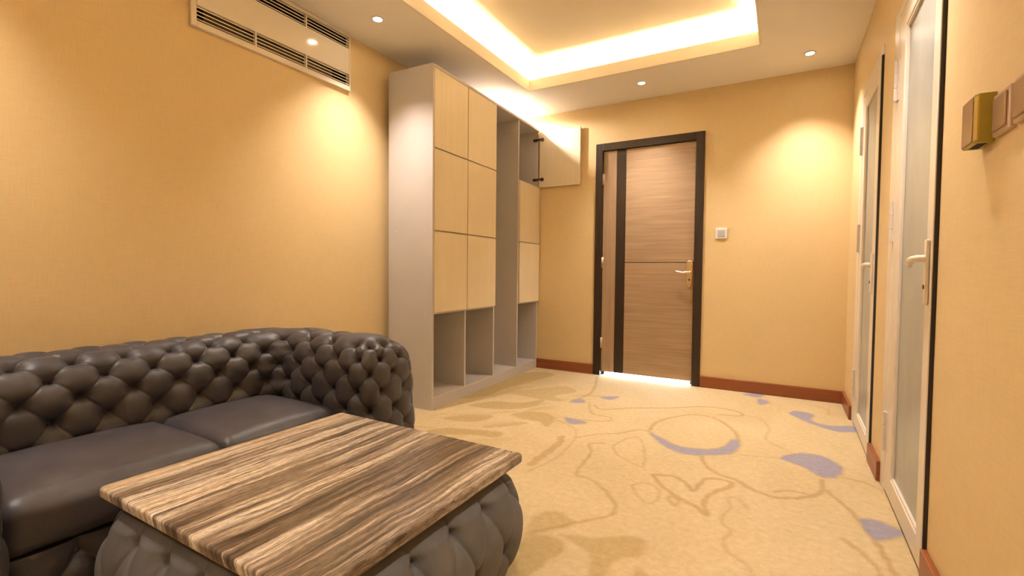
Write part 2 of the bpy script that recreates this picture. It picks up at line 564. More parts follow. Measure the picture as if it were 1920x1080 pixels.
# ---- walls
DX0, DX1, DZ = 0.966, 1.902, 2.12          # outer edge of the entrance door frame
JW = 0.066                                 # its face width
bm = bmesh.new()
box(bm, -0.12, DX0 + 0.03, 0, 0.12, -0.05, 2.75)
box(bm, DX1 - 0.03, W + 0.12, 0, 0.12, -0.05, 2.75)
box(bm, DX0 + 0.03, DX1 - 0.03, 0, 0.12, DZ - 0.03, 2.75)
structure(obj('wall_back', bm, M['wallpaper']), 'golden wallpapered wall around the brown door', 'wall')

AY0, AY1, AZ0, AZ1 = -2.99, -2.03, 2.104, 2.4640   # air grille
bm = bmesh.new()
oy0, oy1, oz0, oz1 = AY0 + 0.015, AY1 - 0.015, AZ0 + 0.015, AZ1 - 0.012
box(bm, -0.12, 0, FRONT - 0.12, oy0, -0.05, 2.75)
box(bm, -0.12, 0, oy1, 0.0, -0.05, 2.75)
box(bm, -0.12, 0, oy0, oy1, -0.05, oz0)
box(bm, -0.12, 0, oy0, oy1, oz1, 2.75)
structure(obj('wall_left', bm, M['wallpaper']), 'golden wallpapered wall behind the sofa and cabinet', 'wall')

DOORS = [(-2.322, -1.525), (-1.236, -0.462)]   # openings of the glazed doors (near, far)
DOOR_H = 2.092
bm = bmesh.new()
ycuts = [FRONT - 0.12, DOORS[0][0], DOORS[0][1], DOORS[1][0], DOORS[1][1], 0.0]
for a, b in ((0, 1), (2, 3), (4, 5)):
    box(bm, W, W + 0.12, ycuts[a], ycuts[b], -0.05, 2.75)
for a, b in ((1, 2), (3, 4)):
    box(bm, W, W + 0.12, ycuts[a], ycuts[b], DOOR_H, 2.75)
structure(obj('wall_right', bm, M['wallpaper']), 'golden wallpapered wall with two glazed doors', 'wall')
bm = bmesh.new()
box(bm, 0, W, FRONT - 0.12, FRONT, -0.05, 2.75)
structure(obj('wall_front', bm, M['wallpaper']), 'wallpapered wall behind the viewer', 'wall')

# ---- ceiling with the lit tray
bm = bmesh.new()
LT = 0.015
box(bm, 0, TX0 - LT, FRONT, 0, H, H + 0.02)
box(bm, TX1 + LT, W, FRONT, 0, H, H + 0.02)
box(bm, TX0 - LT, TX1 + LT, FRONT, TY0 - LT, H, H + 0.02)
box(bm, TX0 - LT, TX1 + LT, TY1 + LT, 0, H, H + 0.02)
ceiling = structure(obj('ceiling', bm, M['ceiling']), 'cream dropped ceiling around the lit tray', 'ceiling')
FZ = H + 0.088
bm = bmesh.new()
box(bm, TX0 - 0.015, TX0, TY0 - 0.015, TY1 + 0.015, H, FZ)
box(bm, TX1, TX1 + 0.015, TY0 - 0.015, TY1 + 0.015, H, FZ)
box(bm, TX0, TX1, TY0 - 0.015, TY0, H, FZ)
box(bm, TX0, TX1, TY1, TY1 + 0.015, H, FZ)
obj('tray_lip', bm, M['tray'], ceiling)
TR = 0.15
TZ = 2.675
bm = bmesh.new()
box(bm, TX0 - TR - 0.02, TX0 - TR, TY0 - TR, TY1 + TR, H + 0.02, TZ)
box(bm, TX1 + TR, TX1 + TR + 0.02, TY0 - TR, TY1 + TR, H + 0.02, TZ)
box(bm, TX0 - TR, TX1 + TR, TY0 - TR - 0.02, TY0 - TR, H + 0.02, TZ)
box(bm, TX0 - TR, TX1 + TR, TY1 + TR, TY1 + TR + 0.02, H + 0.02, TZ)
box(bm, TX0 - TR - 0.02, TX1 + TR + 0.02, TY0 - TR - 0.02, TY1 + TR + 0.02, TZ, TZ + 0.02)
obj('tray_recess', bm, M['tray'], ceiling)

# LED strips lying in the trough of the tray
sw = 0.012
for nm, d, side in (
        ('led_strip', (TX0 - 0.09 - sw, TX0 - 0.09, TY0, TY1), 'left long side'),
        ('led_strip', (TX1 + 0.09, TX1 + 0.09 + sw, TY0, TY1), 'right long side'),
        ('led_strip', (TX0, TX1, TY1 + 0.09, TY1 + 0.09 + sw), 'side above the brown door'),
        ('led_strip', (TX0, TX1, TY0 - 0.09 - sw, TY0 - 0.09), 'side behind the viewer')):
    o = boxo(nm, (*d, H + 0.02, H + 0.028), M['led'])
    o['label'] = 'warm LED strip hidden in the ceiling tray, ' + side
    o['category'] = 'light strip'
    o['group'] = 'cove lighting of the ceiling tray'

# ---- skirting boards
BH, BT = 0.093, 0.018
def skirting(name, pieces):
    bm = bmesh.new()
    for d in pieces:
        box(bm, *d, 0.0, BH, bevel=0.004)
    structure(obj(name, bm, M['skirting']), None, None)
skirting('baseboard_back', [(0.0, DX0 - 0.001, -BT, 0), (DX1 + 0.001, W, -BT, 0)])
skirting('baseboard_right', [(W - BT, W, DOORS[1][1] + 0.004, -BT), (W - BT, W, DOORS[0][1] + 0.004, DOORS[1][0] - 0.002), (W - BT, W, FRONT, DOORS[0][0] - 0.002)])
skirting('baseboard_left', [(0, BT, FRONT, -1.75)])
skirting('baseboard_front', [(BT, W - BT, FRONT, FRONT + BT)])

# ---- entrance door
d1 = bpy.data.objects.new('door_1', None)
COL.objects.link(d1)
d1.location = ((DX0 + DX1) / 2, 0, 0)
structure(d1, 'brown veneered door with dark stripe and dark frame', 'door')
cx = (DX0 + DX1) / 2
def dbox(name, dims, mat, parent=d1, bevel=0.0):
    x0, x1, y0, y1, z0, z1 = dims
    return boxo(name, (x0 - cx, x1 - cx, y0, y1, z0, z1), mat, parent, bevel)
PROUD = -0.016
dbox('jamb', (DX0, DX0 + JW, PROUD, 0.10, 0.0, DZ), M['wenge'], bevel=0.003)
dbox('jamb', (DX1 - JW, DX1, PROUD, 0.10, 0.0, DZ), M['wenge'], bevel=0.003)
dbox('lintel', (DX0 + JW - 0.001, DX1 - JW + 0.001, PROUD, 0.10, DZ - JW, DZ), M['wenge'], bevel=0.003)
dbox('door_stop', (DX0 + JW - 0.001, DX0 + JW + 0.022, 0.052, 0.10, 0.0, DZ - JW), M['wenge'])  # unseen strips behind the leaf, added to block light leaks
dbox('door_stop', (DX1 - JW - 0.022, DX1 - JW + 0.001, 0.052, 0.10, 0.0, DZ - JW), M['wenge'])
dbox('door_stop', (DX0 + JW + 0.022, DX1 - JW - 0.022, 0.052, 0.10, DZ - JW - 0.022, DZ - JW + 0.001), M['wenge'])
LX0, LX1, LZ0, LZ1 = DX0 + JW + 0.004, DX1 - JW - 0.004, 0.034, DZ - JW - 0.004
leaf = dbox('leaf', (LX0, LX1, 0.016, 0.05, LZ0, LZ1), M['wenge'])
LY0 = 0.006
dbox('narrow_panel', (LX0, 1.157, LY0, 0.016, LZ0, LZ1), M['walnut_v'], leaf, 0.001)
dbox('dark_stripe', (1.159, 1.243, LY0 + 0.002, 0.016, LZ0, LZ1), M['wenge'], leaf)
dbox('upper_panel', (1.245, LX1, LY0, 0.016, 1.043, LZ1), M['walnut_h'], leaf, 0.0015)
dbox('lower_panel', (1.245, LX1, LY0, 0.016, LZ0, 1.037), M['walnut_h'], leaf, 0.0015)
for z in (0.30, 1.04, 1.80):
    bm = bmesh.new()
    cyl(bm, (LX0 - 0.006 - cx, 0.0, z), (0, 0, 1), 0.008, 0.10, 12)
    box(bm, LX0 - cx - 0.004, LX0 - cx + 0.012, 0.001, 0.006, z - 0.05, z + 0.05)
    obj('hinge', bm, M['bronze_rim'], d1, True)
# handle: scrolled plate, lever and keyhole
hx, hz = 1.800, 0.955
bm = bmesh.new()
prof = [(-0.125, 0.002), (-0.118, 0.012), (-0.10, 0.017), (-0.06, 0.019), (-0.02, 0.022), (0.02, 0.023), (0.05, 0.024), (0.075, 0.027), (0.09, 0.025), (0.10, 0.016), (0.104, 0.003)]
ring = [(w, z) for z, w in prof] + [(-w, z) for z, w in prof[::-1]]
fr = [bm.verts.new((hx - cx + a, -0.003, hz + b)) for a, b in ring]
bk = [bm.verts.new((hx - cx + a * 1.12, LY0, hz + b * 1.04)) for a, b in ring]
bm.faces.new(fr)
for i in range(len(ring)):
    j = (i + 1) % len(ring)
    bm.faces.new((fr[i], fr[j], bk[j], bk[i]))
handle = obj('handle', bm, M['gold'], leaf)
bm = bmesh.new()
cyl(bm, (hx - cx, -0.018, hz), (0, 1, 0), 0.013, 0.036, 16)
tube(bm, [(hx - cx, -0.04, hz), (hx - cx - 0.02, -0.046, hz + 0.001), (hx - cx - 0.045, -0.046, hz - 0.004), (hx - cx - 0.075, -0.044, hz + 0.002), (hx - cx - 0.10, -0.042, hz + 0.007), (hx - cx - 0.118, -0.040, hz + 0.003)],
     [0.012, 0.010, 0.008, 0.009, 0.010, 0.006], 12)
obj('lever', bm, M['gold'], leaf, True)
bm = bmesh.new()
tube(bm, [(hx - cx + 0.022 * math.sin(a), -0.005, hz + 0.075 + 0.022 * math.cos(a)) for a in np.linspace(-2.6, 2.6, 14)], 0.006, 8, upv=Vector((0, 1, 0)))
obj('scroll', bm, M['gold'], leaf, True)
bm = bmesh.new()
cyl(bm, (hx - cx, -0.005, hz - 0.062), (0, 1, 0), 0.008, 0.008, 12)
obj('keyhole', bm, M['hinge_dark'], leaf)
# beyond the door: a bright room seen only through the gap under the leaf
structure(boxo('floor_next_room', (DX0 - 0.5, DX1 + 0.5, 0.0, 1.5, -0.04, -0.001), M['next_floor']), 'bright pale floor beyond the brown door', 'floor')
structure(boxo('window_1', (DX0 - 0.3, DX1 + 0.3, 1.5, 1.52, 0.0, 2.1), M['next_window']), 'bright glazing of the room beyond the brown door', 'window')  # added panel, its light passes under the leaf

# ---- glazed aluminium doors on the right
def glazed_door(name, y0, y1, label, frame_w, glass0, glass1, lever_z, ajar):
    """y0 near (latch) side, y1 far (hinge) side"""
    r = bpy.data.objects.new(name, None)
    COL.objects.link(r)
    r.location = (W, y1, 0)
    structure(r, label, 'door')
    def bo(nm, d, mat, parent=r, bevel=0.0):
        return boxo(nm, (d[0] - W, d[1] - W, d[2] - y1, d[3] - y1, d[4], d[5]), mat, parent, bevel)
    gap = 0.008
    bo('jamb', (W - 0.004, W + 0.07, y1 - frame_w, y1, 0.0, DOOR_H), M['alu'], bevel=0.003)
    bo('jamb', (W + 0.045, W + 0.07, y0, y0 + 0.05, 0.0, DOOR_H), M['alu'], bevel=0.002)
    bo('lintel', (W - 0.004, W + 0.07, y0, y1 - frame_w, DOOR_H - 0.045, DOOR_H), M['alu'], bevel=0.003)
    # the leaf stands a touch ajar, turned about its hinge line
    hy = y1 - frame_w - 0.003
    lf = bpy.data.objects.new('leaf', None)
    COL.objects.link(lf)
    lf.parent = r
    lf.location = (-0.003, hy - y1, 0)
    lf.rotation_euler = (0, 0, -math.radians(ajar))
    def lo_(nm, x0, x1, ya, yb, z0, z1, mat, bevel=0.0):
        return boxo(nm, (x0, x1, ya - hy, yb - hy, z0, z1), mat, lf, bevel)
    ly0, ly1, z0, z1 = y0 + gap, hy, 0.012, DOOR_H - 0.05
    TK = 0.040
    lo_('stile', 0, TK, ly0, glass0, z0, z1, M['alu'], 0.003)
    lo_('stile', 0, TK, glass1, ly1, z0, z1, M['alu'], 0.003)
    lo_('rail', 0, TK, glass0 - 0.001, glass1 + 0.001, z0, z0 + 0.085, M['alu'], 0.003)
    lo_('rail', 0, TK, glass0 - 0.001, glass1 + 0.001, z1 - 0.085, z1, M['alu'], 0.003)
    lo_('rubber_seal', 0.003, TK, ly0 - 0.004, ly0 - 0.0002, z0, z1, M['seal'])
    g0, g1, h0, h1 = glass0, glass1, z0 + 0.085, z1 - 0.085
    lo_('pane', 0.014, 0.020, g0 - 0.01, g1 + 0.01, h0 - 0.01, h1 + 0.01, M['frosted'])
    b = 0.010
    for d in ((g0, g0 + b, h0, h1), (g1 - b, g1, h0, h1), (g0 + b, g1 - b, h0, h0 + b), (g0 + b, g1 - b, h1 - b, h1)):
        lo_('glazing_bead', 0.004, 0.014, *d, M['alu'], 0.0015)
    for z in (0.265, 1.175, 1.775):
        bm = bmesh.new()
        yh = hy - y1
        for a_, c_ in ((-0.085, -0.031), (-0.029, 0.029), (0.031, 0.085)):
            cyl(bm, (-0.010, yh, z + (a_ + c_) / 2), (0, 0, 1), 0.0085, c_ - a_, 14)
        box(bm, -0.0065, -0.003, yh - 0.022, yh + 0.022, z - 0.085, z + 0.085)
        obj('hinge', bm, M['hinge_white'], r)
    # handle: tall back plate with a cranked lever
    ym = (ly0 + glass0) / 2 - hy
    bm = bmesh.new()
    box(bm, -0.010, 0.0, ym - 0.015, ym + 0.015, lever_z - 0.145, lever_z + 0.06, 0.004)
    obj('handle_plate', bm, M['alu'], lf)
    bm = bmesh.new()
    tube(bm, [(-0.004, ym, lever_z), (-0.022, ym, lever_z), (-0.030, ym + 0.012, lever_z), (-0.032, ym + 0.05, lever_z), (-0.032, ym + 0.085, lever_z - 0.003), (-0.030, ym + 0.105, lever_z - 0.014), (-0.028, ym + 0.118, lever_z - 0.020)],
         [0.011, 0.011, 0.011, 0.010, 0.010, 0.010, 0.008], 12)
    obj('lever', bm, M['alu'], lf, True)
    bm = bmesh.new()
    cyl(bm, (-0.010, ym, lever_z - 0.09), (1, 0, 0), 0.007, 0.006, 12)
    obj('keyhole', bm, M['hinge_dark'], lf)


glazed_door('door_2', DOORS[0][0], DOORS[0][1], 'tall frosted glass door nearest the wall switches, cream frame', 0.10, -2.240, -1.755, 1.00, 0.85)
glazed_door('door_3', DOORS[1][0], DOORS[1][1], 'frosted glass door nearest the far corner, cream frame', 0.10, -1.135, -0.68, 1.00, 0.85)
structure(boxo('wall_side_room', (W + 0.62, W + 0.66, -2.7, 0.0, -0.05, 2.75), M['tile']), 'pale tiled wall behind the frosted glass', 'wall')  # unseen slab, added to send light back through the panes
structure(boxo('floor_side_room', (W, W + 0.62, -2.7, 0.0, -0.05, -0.002), M['tile']), 'pale floor behind the frosted glass doors', 'floor')  # unseen, added to close off stray light below

# ================================================================ OBJECTS
# ---------------------------------------------------------------- storage cabinet
CL, CDP, CH = 1.7026, 0.385, 2.3243
ang = math.atan2(0.0448, 1.7022)
cab = thing('storage_cabinet', 'tall grey cabinet with pale wood doors and open cells against the left wall', 'cabinet',
            (0.442, -1.714, 0.0), ang)
# local frame: +y along the front from near to far, -x into the depth; x = 0 is the face of the doors
PT, DT = 0.018, 0.017
fx = -DT - 0.001
NC = 4
cw = CL / NC
RZ = [0.083, 0.660, 1.2205, 1.7734, CH]
def cb(name, d, mat=None, bevel=0.0, parent=cab):
    return boxo(name, d, mat or M['melamine'], parent, bevel)
cb('side_panel', (-CDP, 0.0, 0.0, PT, 0, CH), bevel=0.001)
cb('side_panel', (-CDP, fx, CL - PT, CL, 0, CH), bevel=0.001)
cb('top_panel', (-CDP, 0.0, PT, CL - PT, CH - PT, CH), bevel=0.001)
cb('bottom_panel', (-CDP, fx, PT, CL - PT, RZ[0] - PT, RZ[0]), bevel=0.001)
cb('plinth', (fx - 0.018, fx, PT, CL - PT, 0.0, RZ[0] - PT - 0.001))
cb('back_panel', (-CDP + 0.004, -CDP + 0.010, PT, CL - PT, RZ[0], CH - PT))
for z in RZ[1:4] + [0.074, CH - 0.01]:
    for x in (-0.062, -0.32):
        bm = bmesh.new()
        cyl(bm, (x, -0.0004, z), (0, 1, 0), 0.0045, 0.0014, 12)
        obj('cam_cap', bm, M['hinge_white'], cab)
for k in (1, 2, 3):
    cb('divider', (-CDP + 0.011, fx, k * cw - PT / 2, k * cw + PT / 2, RZ[0], CH - PT), bevel=0.001)
for k in (0, 1, 3):
    y0 = k * cw + (PT if k == 0 else PT / 2) + 0.0005
    y1 = (k + 1) * cw - (PT if k == 3 else PT / 2) - 0.0005
    for z in RZ[1:4]:
        cb('shelf', (-CDP + 0.011, fx, y0, y1, z - PT / 2, z + PT / 2), bevel=0.001)
    for r in (1, 2, 3):
        if k == 3 and r == 3:
            continue
        a = y0 - (-0.003 if k == 0 else PT / 2 - 0.0045)
        b = y1 + (PT - 0.003 if k == 3 else PT / 2 - 0.0045)
        zt = RZ[r + 1] - (PT + 0.003 if r == 3 else 0.0045)
        cb('door', (-DT, 0.0, a, b, RZ[r] + 0.0045, zt), M['maple'], 0.0012)
# the top far door stands open at a right angle
dw, dz0, dz1 = cw - 0.006, RZ[3] - 0.004, CH - 0.022
od = bpy.data.objects.new('door', None)
COL.objects.link(od)
od.parent = cab
od.location = (0.004, CL - 0.020, 0)
od.rotation_euler = (0, 0, math.radians(-2.0))
boxo('door_panel', (0.0, dw, -0.004, -0.004 + DT, dz0, dz1), M['maple'], od, 0.0012)
for z in (dz0 + 0.075, dz1 - 0.075):
    bm = bmesh.new()
    cyl(bm, (0.028, -0.007, z), (0, 1, 0), 0.018, 0.008, 18)
    box(bm, 0.006, 0.022, -0.016, -0.004, z - 0.010, z + 0.010, 0.002)
    box(bm, -0.030, 0.010, -0.020, -0.010, z - 0.008, z + 0.008, 0.002)
    box(bm, -0.070, -0.026, -0.014, 0.001, z - 0.012, z + 0.012, 0.002)
    obj('hinge', bm, M['hinge_dark'], od)

# ---------------------------------------------------------------- tufting
def tuft_displace(V, N, buttons, segs, db=0.054, rb=0.021, de=0.003, re=0.036, dc=0.0065, rc=0.0030):
    """sink buttons and the folds between them into a padded surface"""
    B = np.array(buttons)
    pit = np.zeros(len(V))
    for c in B:
        idx = np.where(np.abs(V - c).max(1) < 0.16)[0]
        d = np.sqrt(((V[idx] - c) ** 2).sum(1))
        pit[idx] += np.exp(-d / rb) - math.exp(-0.16 / rb)
    acc = np.zeros(len(V))
    for fold in segs:
        fold = np.array(fold)
        m = (fold.min(0) + fold.max(0)) / 2
        h = (fold.max(0) - fold.min(0)) / 2 + 0.09
        idx = np.where((np.abs(V - m) < h).all(1))[0]
        if len(idx):
            W_ = V[idx]
            d = np.full(len(idx), 9.0)
            for a, b in zip(fold[:-1], fold[1:]):
                d = np.minimum(d, seg_dist(W_, a, b))
            acc[idx] += np.maximum(d, 0.0012) ** -3.0
    D2 = (acc + 1e-3) ** (-1 / 3)          # a smooth minimum, so that the pillows have no ridges
    puff = np.clip(1 - D2 / re, 0, 1)
    disp = db * np.clip(pit, 0, 1.1) + de * puff ** 2.0 + dc * np.exp(-D2 / rc)
    return V - N * disp[:, None], disp


def grid_faces(nu, nv, off, wrap=False):
    ii = np.arange(nu * nv).reshape(nu, nv) + off
    if wrap:
        ii = np.concatenate([ii, ii[:1]], 0)
    return np.stack([ii[:-1, :-1], ii[1:, :-1], ii[1:, 1:], ii[:-1, 1:]], -1).reshape(-1, 4)


def np_mesh(name, V, F, mat, weld=0.0):
    V = np.asarray(V, np.float32)
    F = np.asarray(F, np.int32)
    me = bpy.data.meshes.new(name)
    me.vertices.add(len(V))
    me.vertices.foreach_set('co', V.ravel())
    me.loops.add(F.size)
    me.loops.foreach_set('vertex_index', F.ravel())
    me.polygons.add(len(F))
    me.polygons.foreach_set('loop_start', np.arange(len(F), dtype=np.int32) * F.shape[1])
    me.update(calc_edges=True)
    if weld:
        bm = bmesh.new()
        bm.from_mesh(me)
        bmesh.ops.remove_doubles(bm, verts=bm.verts[:], dist=weld)
        bmesh.ops.recalc_face_normals(bm, faces=bm.faces[:])
        bm.to_mesh(me)
        bm.free()
    me.materials.append(mat)
    me.polygons.foreach_set('use_smooth', [True] * len(me.polygons))
    return me


def button_mesh(r=0.011):
    bm = bmesh.new()
    bmesh.ops.create_uvsphere(bm, u_segments=10, v_segments=6, radius=r)
    for v in bm.verts:
        v.co.z *= 0.5
    return mesh_from(bm, 'button', M['button'], True)


# ---------------------------------------------------------------- sofa
SCY = -3.31                 # centre line
sofa = thing('sofa', 'dark brown leather deep-buttoned two-seat sofa against the left wall', 'sofa', (0.50, SCY, 0.0))
SO = np.array([0.50, SCY, 0.0])
A = 0.178                   # half thickness of back and arms
CRX = 0.225                 # crest line of the back
CRY = 0.658                 # crest line of the arms, from the centre
RC = 0.245                  # plan radius of the crest line at the corners
XE = 0.845                  # where the arms begin to round off
TOPZ = 0.655
LB = CRY - RC               # half length of the straight back
EXT = 0.066                 # the arm near the camera stands this much further out
LC = RC * math.pi / 2
LA = XE - (CRX + RC)
SEND = LB + LC + LA


def send(s):
    return SEND + (EXT if s < 0 else 0.0)


def plan(s):
    """crest line: point and the normal that points to the inside of the U"""
    sg = np.sign(s) + (s == 0)
    a = np.abs(s)
    lb = LB + EXT * (sg < 0)
    th = np.clip((a - lb) / RC, 0, math.pi / 2)
    st = np.minimum(a, lb)
    ex = np.clip(a - lb - LC, 0, None)
    px = CRX + RC - RC * np.cos(th) + ex
    py = st + RC * np.sin(th)
    nx, ny = np.cos(th), -np.sin(th)
    return px, sg * py, nx, sg * ny


LCC = (RC - 0.6 * 0.178) * math.pi / 2    # corner length along which the buttons are spaced
def col_s(c):
    """button spacing runs along a line inside the crest, so the corner holds fewer columns"""
    a = abs(c)
    lb = LB + (EXT if c < 0 else 0.0)
    if a <= lb:
        r = a
    elif a <= lb + LCC:
        r = lb + (a - lb) * LC / LCC
    else:
        r = a + LC - LCC
    return math.copysign(r, c)


# half profile, from the bottom (inside) to the crest: width fraction and height
_q = np.linspace(0, 1, 60)
_zs, _ws = [], []
for z in np.linspace(0.05, 0.46, 30):
    _zs.append(z)
    _ws.append(A * (1.0 + 0.10 * (0.46 - z) / 0.41))
for th in np.linspace(0, math.pi / 2, 40)[1:]:
    c, s_ = math.cos(th), math.sin(th)
    _ws.append(A * c ** 0.80)
    _zs.append(0.46 + (TOPZ - 0.46) * s_ ** 0.85)
_ws, _zs = np.array(_ws), np.array(_zs)
_tt = np.concatenate([[0], np.cumsum(np.hypot(np.diff(_ws), np.diff(_zs)))])
TC = _tt[-1]                # arc length at the crest


def prof(t):
    tt = np.where(t > TC, 2 * TC - t, t)
    sg = np.where(t > TC, -1.0, 1.0)
    return sg * np.interp(tt, _tt, _ws), np.interp(tt, _tt, _zs)


def shell(s, t):
    px, py, nx, ny = plan(s)
    w, z = prof(t)
    # the outside stays upright, the inside leans a little
    return np.stack([px + nx * w, SCY + py + ny * w, z + 0 * px], -1)


def capmap(th, t, side):
    """rounded front of an arm: th 0 = inside, pi = outside"""
    w, z = prof(np.minimum(t, TC))
    n = 2.8
    sq = (np.abs(np.cos(th)) ** n + np.abs(np.sin(th)) ** n) ** (-1 / n)
    return np.stack([XE + w * sq * np.sin(th), SCY + side * (CRY + (EXT if side < 0 else 0.0) - w * sq * np.cos(th)), z + 0 * th], -1)


CAPL = 0.66                 # length round the front of an arm


def inner(s, t):
    """inside surface continued round the front of the arm"""
    a = abs(s)
    if a <= send(s):
        return shell(np.array(s), np.array(t))
    return capmap(np.array(math.pi * min((a - send(s)) / CAPL, 1.0)), np.array(t), 1 if s > 0 else -1)


def fd_normals(fn, u, v, h=1e-3):
    du = fn(u + h, v) - fn(u - h, v)
    dv = fn(u, v + h) - fn(u, v - h)
    n = np.cross(du, dv)
    n /= np.linalg.norm(n, axis=-1, keepdims=True) + 1e-9
    return n


step = 0.0033
us = np.linspace(-SEND - EXT, SEND, int((2 * SEND + EXT) / step))
vs = np.concatenate([np.linspace(0.0, 0.14, 14), np.arange(0.144, TC + 0.16, step), np.linspace(TC + 0.165, 2 * TC, 60)])
U, Vv = np.meshgrid(us, vs, indexing='ij')
P1 = shell(U, Vv).reshape(-1, 3)
N1 = fd_normals(shell, U, Vv).reshape(-1, 3)
ctr = np.array([CRX + 0.0, SCY, 0.3])
parts_v, parts_n, parts_f = [P1], [N1], [grid_faces(len(us), len(vs), 0)]
# orient normals: outward = away from the crest line's core
pxy = np.stack(plan(U)[:2], -1).reshape(-1, 2)
core = np.stack([pxy[:, 0], SCY + pxy[:, 1], np.minimum(P1[:, 2], 0.46)], -1)
flip = ((P1 - core) * N1).sum(1) < 0
N1[flip] *= -1
off = len(P1)
for side in (1, -1):
    th = np.linspace(0, math.pi, 150)
    tv = np.linspace(0, TC, int(TC / step))
    TH, TV = np.meshgrid(th, tv, indexing='ij')
    f = lambda a, b, sd=side: capmap(a, b, sd)
    P = f(TH, TV).reshape(-1, 3)
    Nn = fd_normals(f, TH, TV).reshape(-1, 3)
    core = np.stack([np.full(len(P), XE), np.full(len(P), SCY + side * (CRY + (EXT if side < 0 else 0.0))), np.minimum(P[:, 2], 0.46)], -1)
    Nn[((P - core) * Nn).sum(1) < 0] *= -1
    bad = np.isnan(Nn).any(1) | (np.linalg.norm(Nn, axis=1) < 0.5) | (TV.ravel() > TC - 0.004)
    Nn[bad] = (0, 0, 1)
    parts_v.append(P)
    parts_n.append(Nn)
    parts_f.append(grid_faces(len(th), len(tv), off))
    off += len(P)
SV = np.concatenate(parts_v)
SN = np.concatenate(parts_n)
SF = np.concatenate(parts_f)

PITCH_S = 0.1555
def t_at(z):
    return float(np.interp(z, _zs, _tt))
rows_t = [t_at(0.185), t_at(0.265), t_at(0.345), t_at(0.425), t_at(0.503), t_at(0.575)]
rows_t += [rows_t[-1] + 0.080 + 0.080 * i for i in range(5)]
ROW_ODD = 5                # the row at z = .575 has a button on the centre line
buttons, segs, btn_show = [], [], []
KMAX = int((SEND + EXT + CAPL) / PITCH_S) + 1
def bpos(k2, r):
    """k2 counts half pitches from the centre; None where the lattice ends"""
    s = col_s(k2 * PITCH_S / 2)
    t = rows_t[r]
    a = abs(s)
    if a > send(s) + CAPL * 0.98:
        return None
    if a > send(s) and t > TC - 0.045:
        return None
    p = inner(s, t)
    pole = np.array([XE, SCY + (CRY if s > 0 else -CRY - EXT), TOPZ])
    if ((p - pole) ** 2).sum() < 0.080 ** 2:
        return None
    return p
for r in range(len(rows_t)):
    for k2 in range(-2 * KMAX, 2 * KMAX + 1):
        if (k2 + r - ROW_ODD) % 2:
            continue
        p = bpos(k2, r)
        if p is None:
            continue
        buttons.append(p)
        btn_show.append(2 <= r <= 8)
        if r + 1 < len(rows_t):
            for dk in (-1, 1):
                q = bpos(k2 + dk, r + 1)
                if q is None:
                    continue
                s0, s1 = k2 * PITCH_S / 2, (k2 + dk) * PITCH_S / 2  # column coordinate
                t0, t1 = rows_t[r], rows_t[r + 1]
                n = 4
                pts = [inner(col_s(s0 + (s1 - s0) * i / n), t0 + (t1 - t0) * i / n) for i in range(n + 1)]
                segs.append(pts)
SV2, _ = tuft_displace(SV, SN, buttons, segs)
obj('back_and_arms', np_mesh('back_and_arms', SV2 - SO, SF, M['leather'], 0.0008), None, sofa)

bmesh_btn = button_mesh()
def place_buttons(parent, origin, pts, show, V, N, V2, me):
    for p, ok in zip(pts, show):
        if not ok:
            continue
        i = int(((V - p) ** 2).sum(1).argmin())
        n = Vector(N[i])
        o = bpy.data.objects.new('button', me)
        COL.objects.link(o)
        o.parent = parent
        o.location = Vector(V2[i] - origin) + n * 0.003
        o.rotation_euler = n.to_track_quat('Z', 'Y').to_euler()
vis = []
for p, okk in zip(buttons, btn_show):
    # folds on the wall side cannot be seen, no covered buttons there
    vis.append(okk and not (p[0] < CRX - 0.08) and p[2] > 0.30)
place_buttons(sofa, SO, buttons, vis, SV, SN, SV2, bmesh_btn)


def cushion(name, x0, x1, y0, y1, z0, z1, r, crown, mat, parent, origin, n=22):
    bm = bmesh.new()
    bmesh.ops.create_cube(bm, size=2.0)
    bmesh.ops.subdivide_edges(bm, edges=bm.edges[:], cuts=n, use_grid_fill=True)
    hx_, hy_, hz_ = (x1 - x0) / 2, (y1 - y0) / 2, (z1 - z0) / 2
    for v in bm.verts:
        p = Vector((v.co.x * hx_, v.co.y * hy_, v.co.z * hz_))
        q = Vector((max(-hx_ + r, min(hx_ - r, p.x)), max(-hy_ + r * 0.5, min(hy_ - r * 0.5, p.y)), max(-hz_ + r, min(hz_ - r, p.z))))
        d = p - q
        if d.length > 1e-9:
            e = Vector((d.x / r, d.y / (r * 0.5), d.z / r))
            e.normalize()
            p = q + Vector((e.x * r, e.y * r * 0.5, e.z * r))
        u_, w_ = v.co.x, v.co.y
        if v.co.z > 0:
            p.z += crown * (1 - u_ ** 2) * (1 - abs(w_) ** 3) * v.co.z
        p.x += 0.012 * (1 - w_ ** 2) * max(0, v.co.x) * (1 - v.co.z ** 2)
        v.co = p + Vector(((x0 + x1) / 2, (y0 + y1) / 2, (z0 + z1) / 2)) - Vector(origin)
    return obj(name, bm, mat, parent, True)


CIN = CRY - A * 1.0
for a, b in ((SCY - CIN - EXT + 0.004, SCY - 0.002), (SCY + 0.002, SCY + CIN - 0.004)):
    cushion('seat_cushion', 0.33, 0.842, a, b, 0.205, 0.355, 0.045, 0.026, M['leather'], sofa, SO)
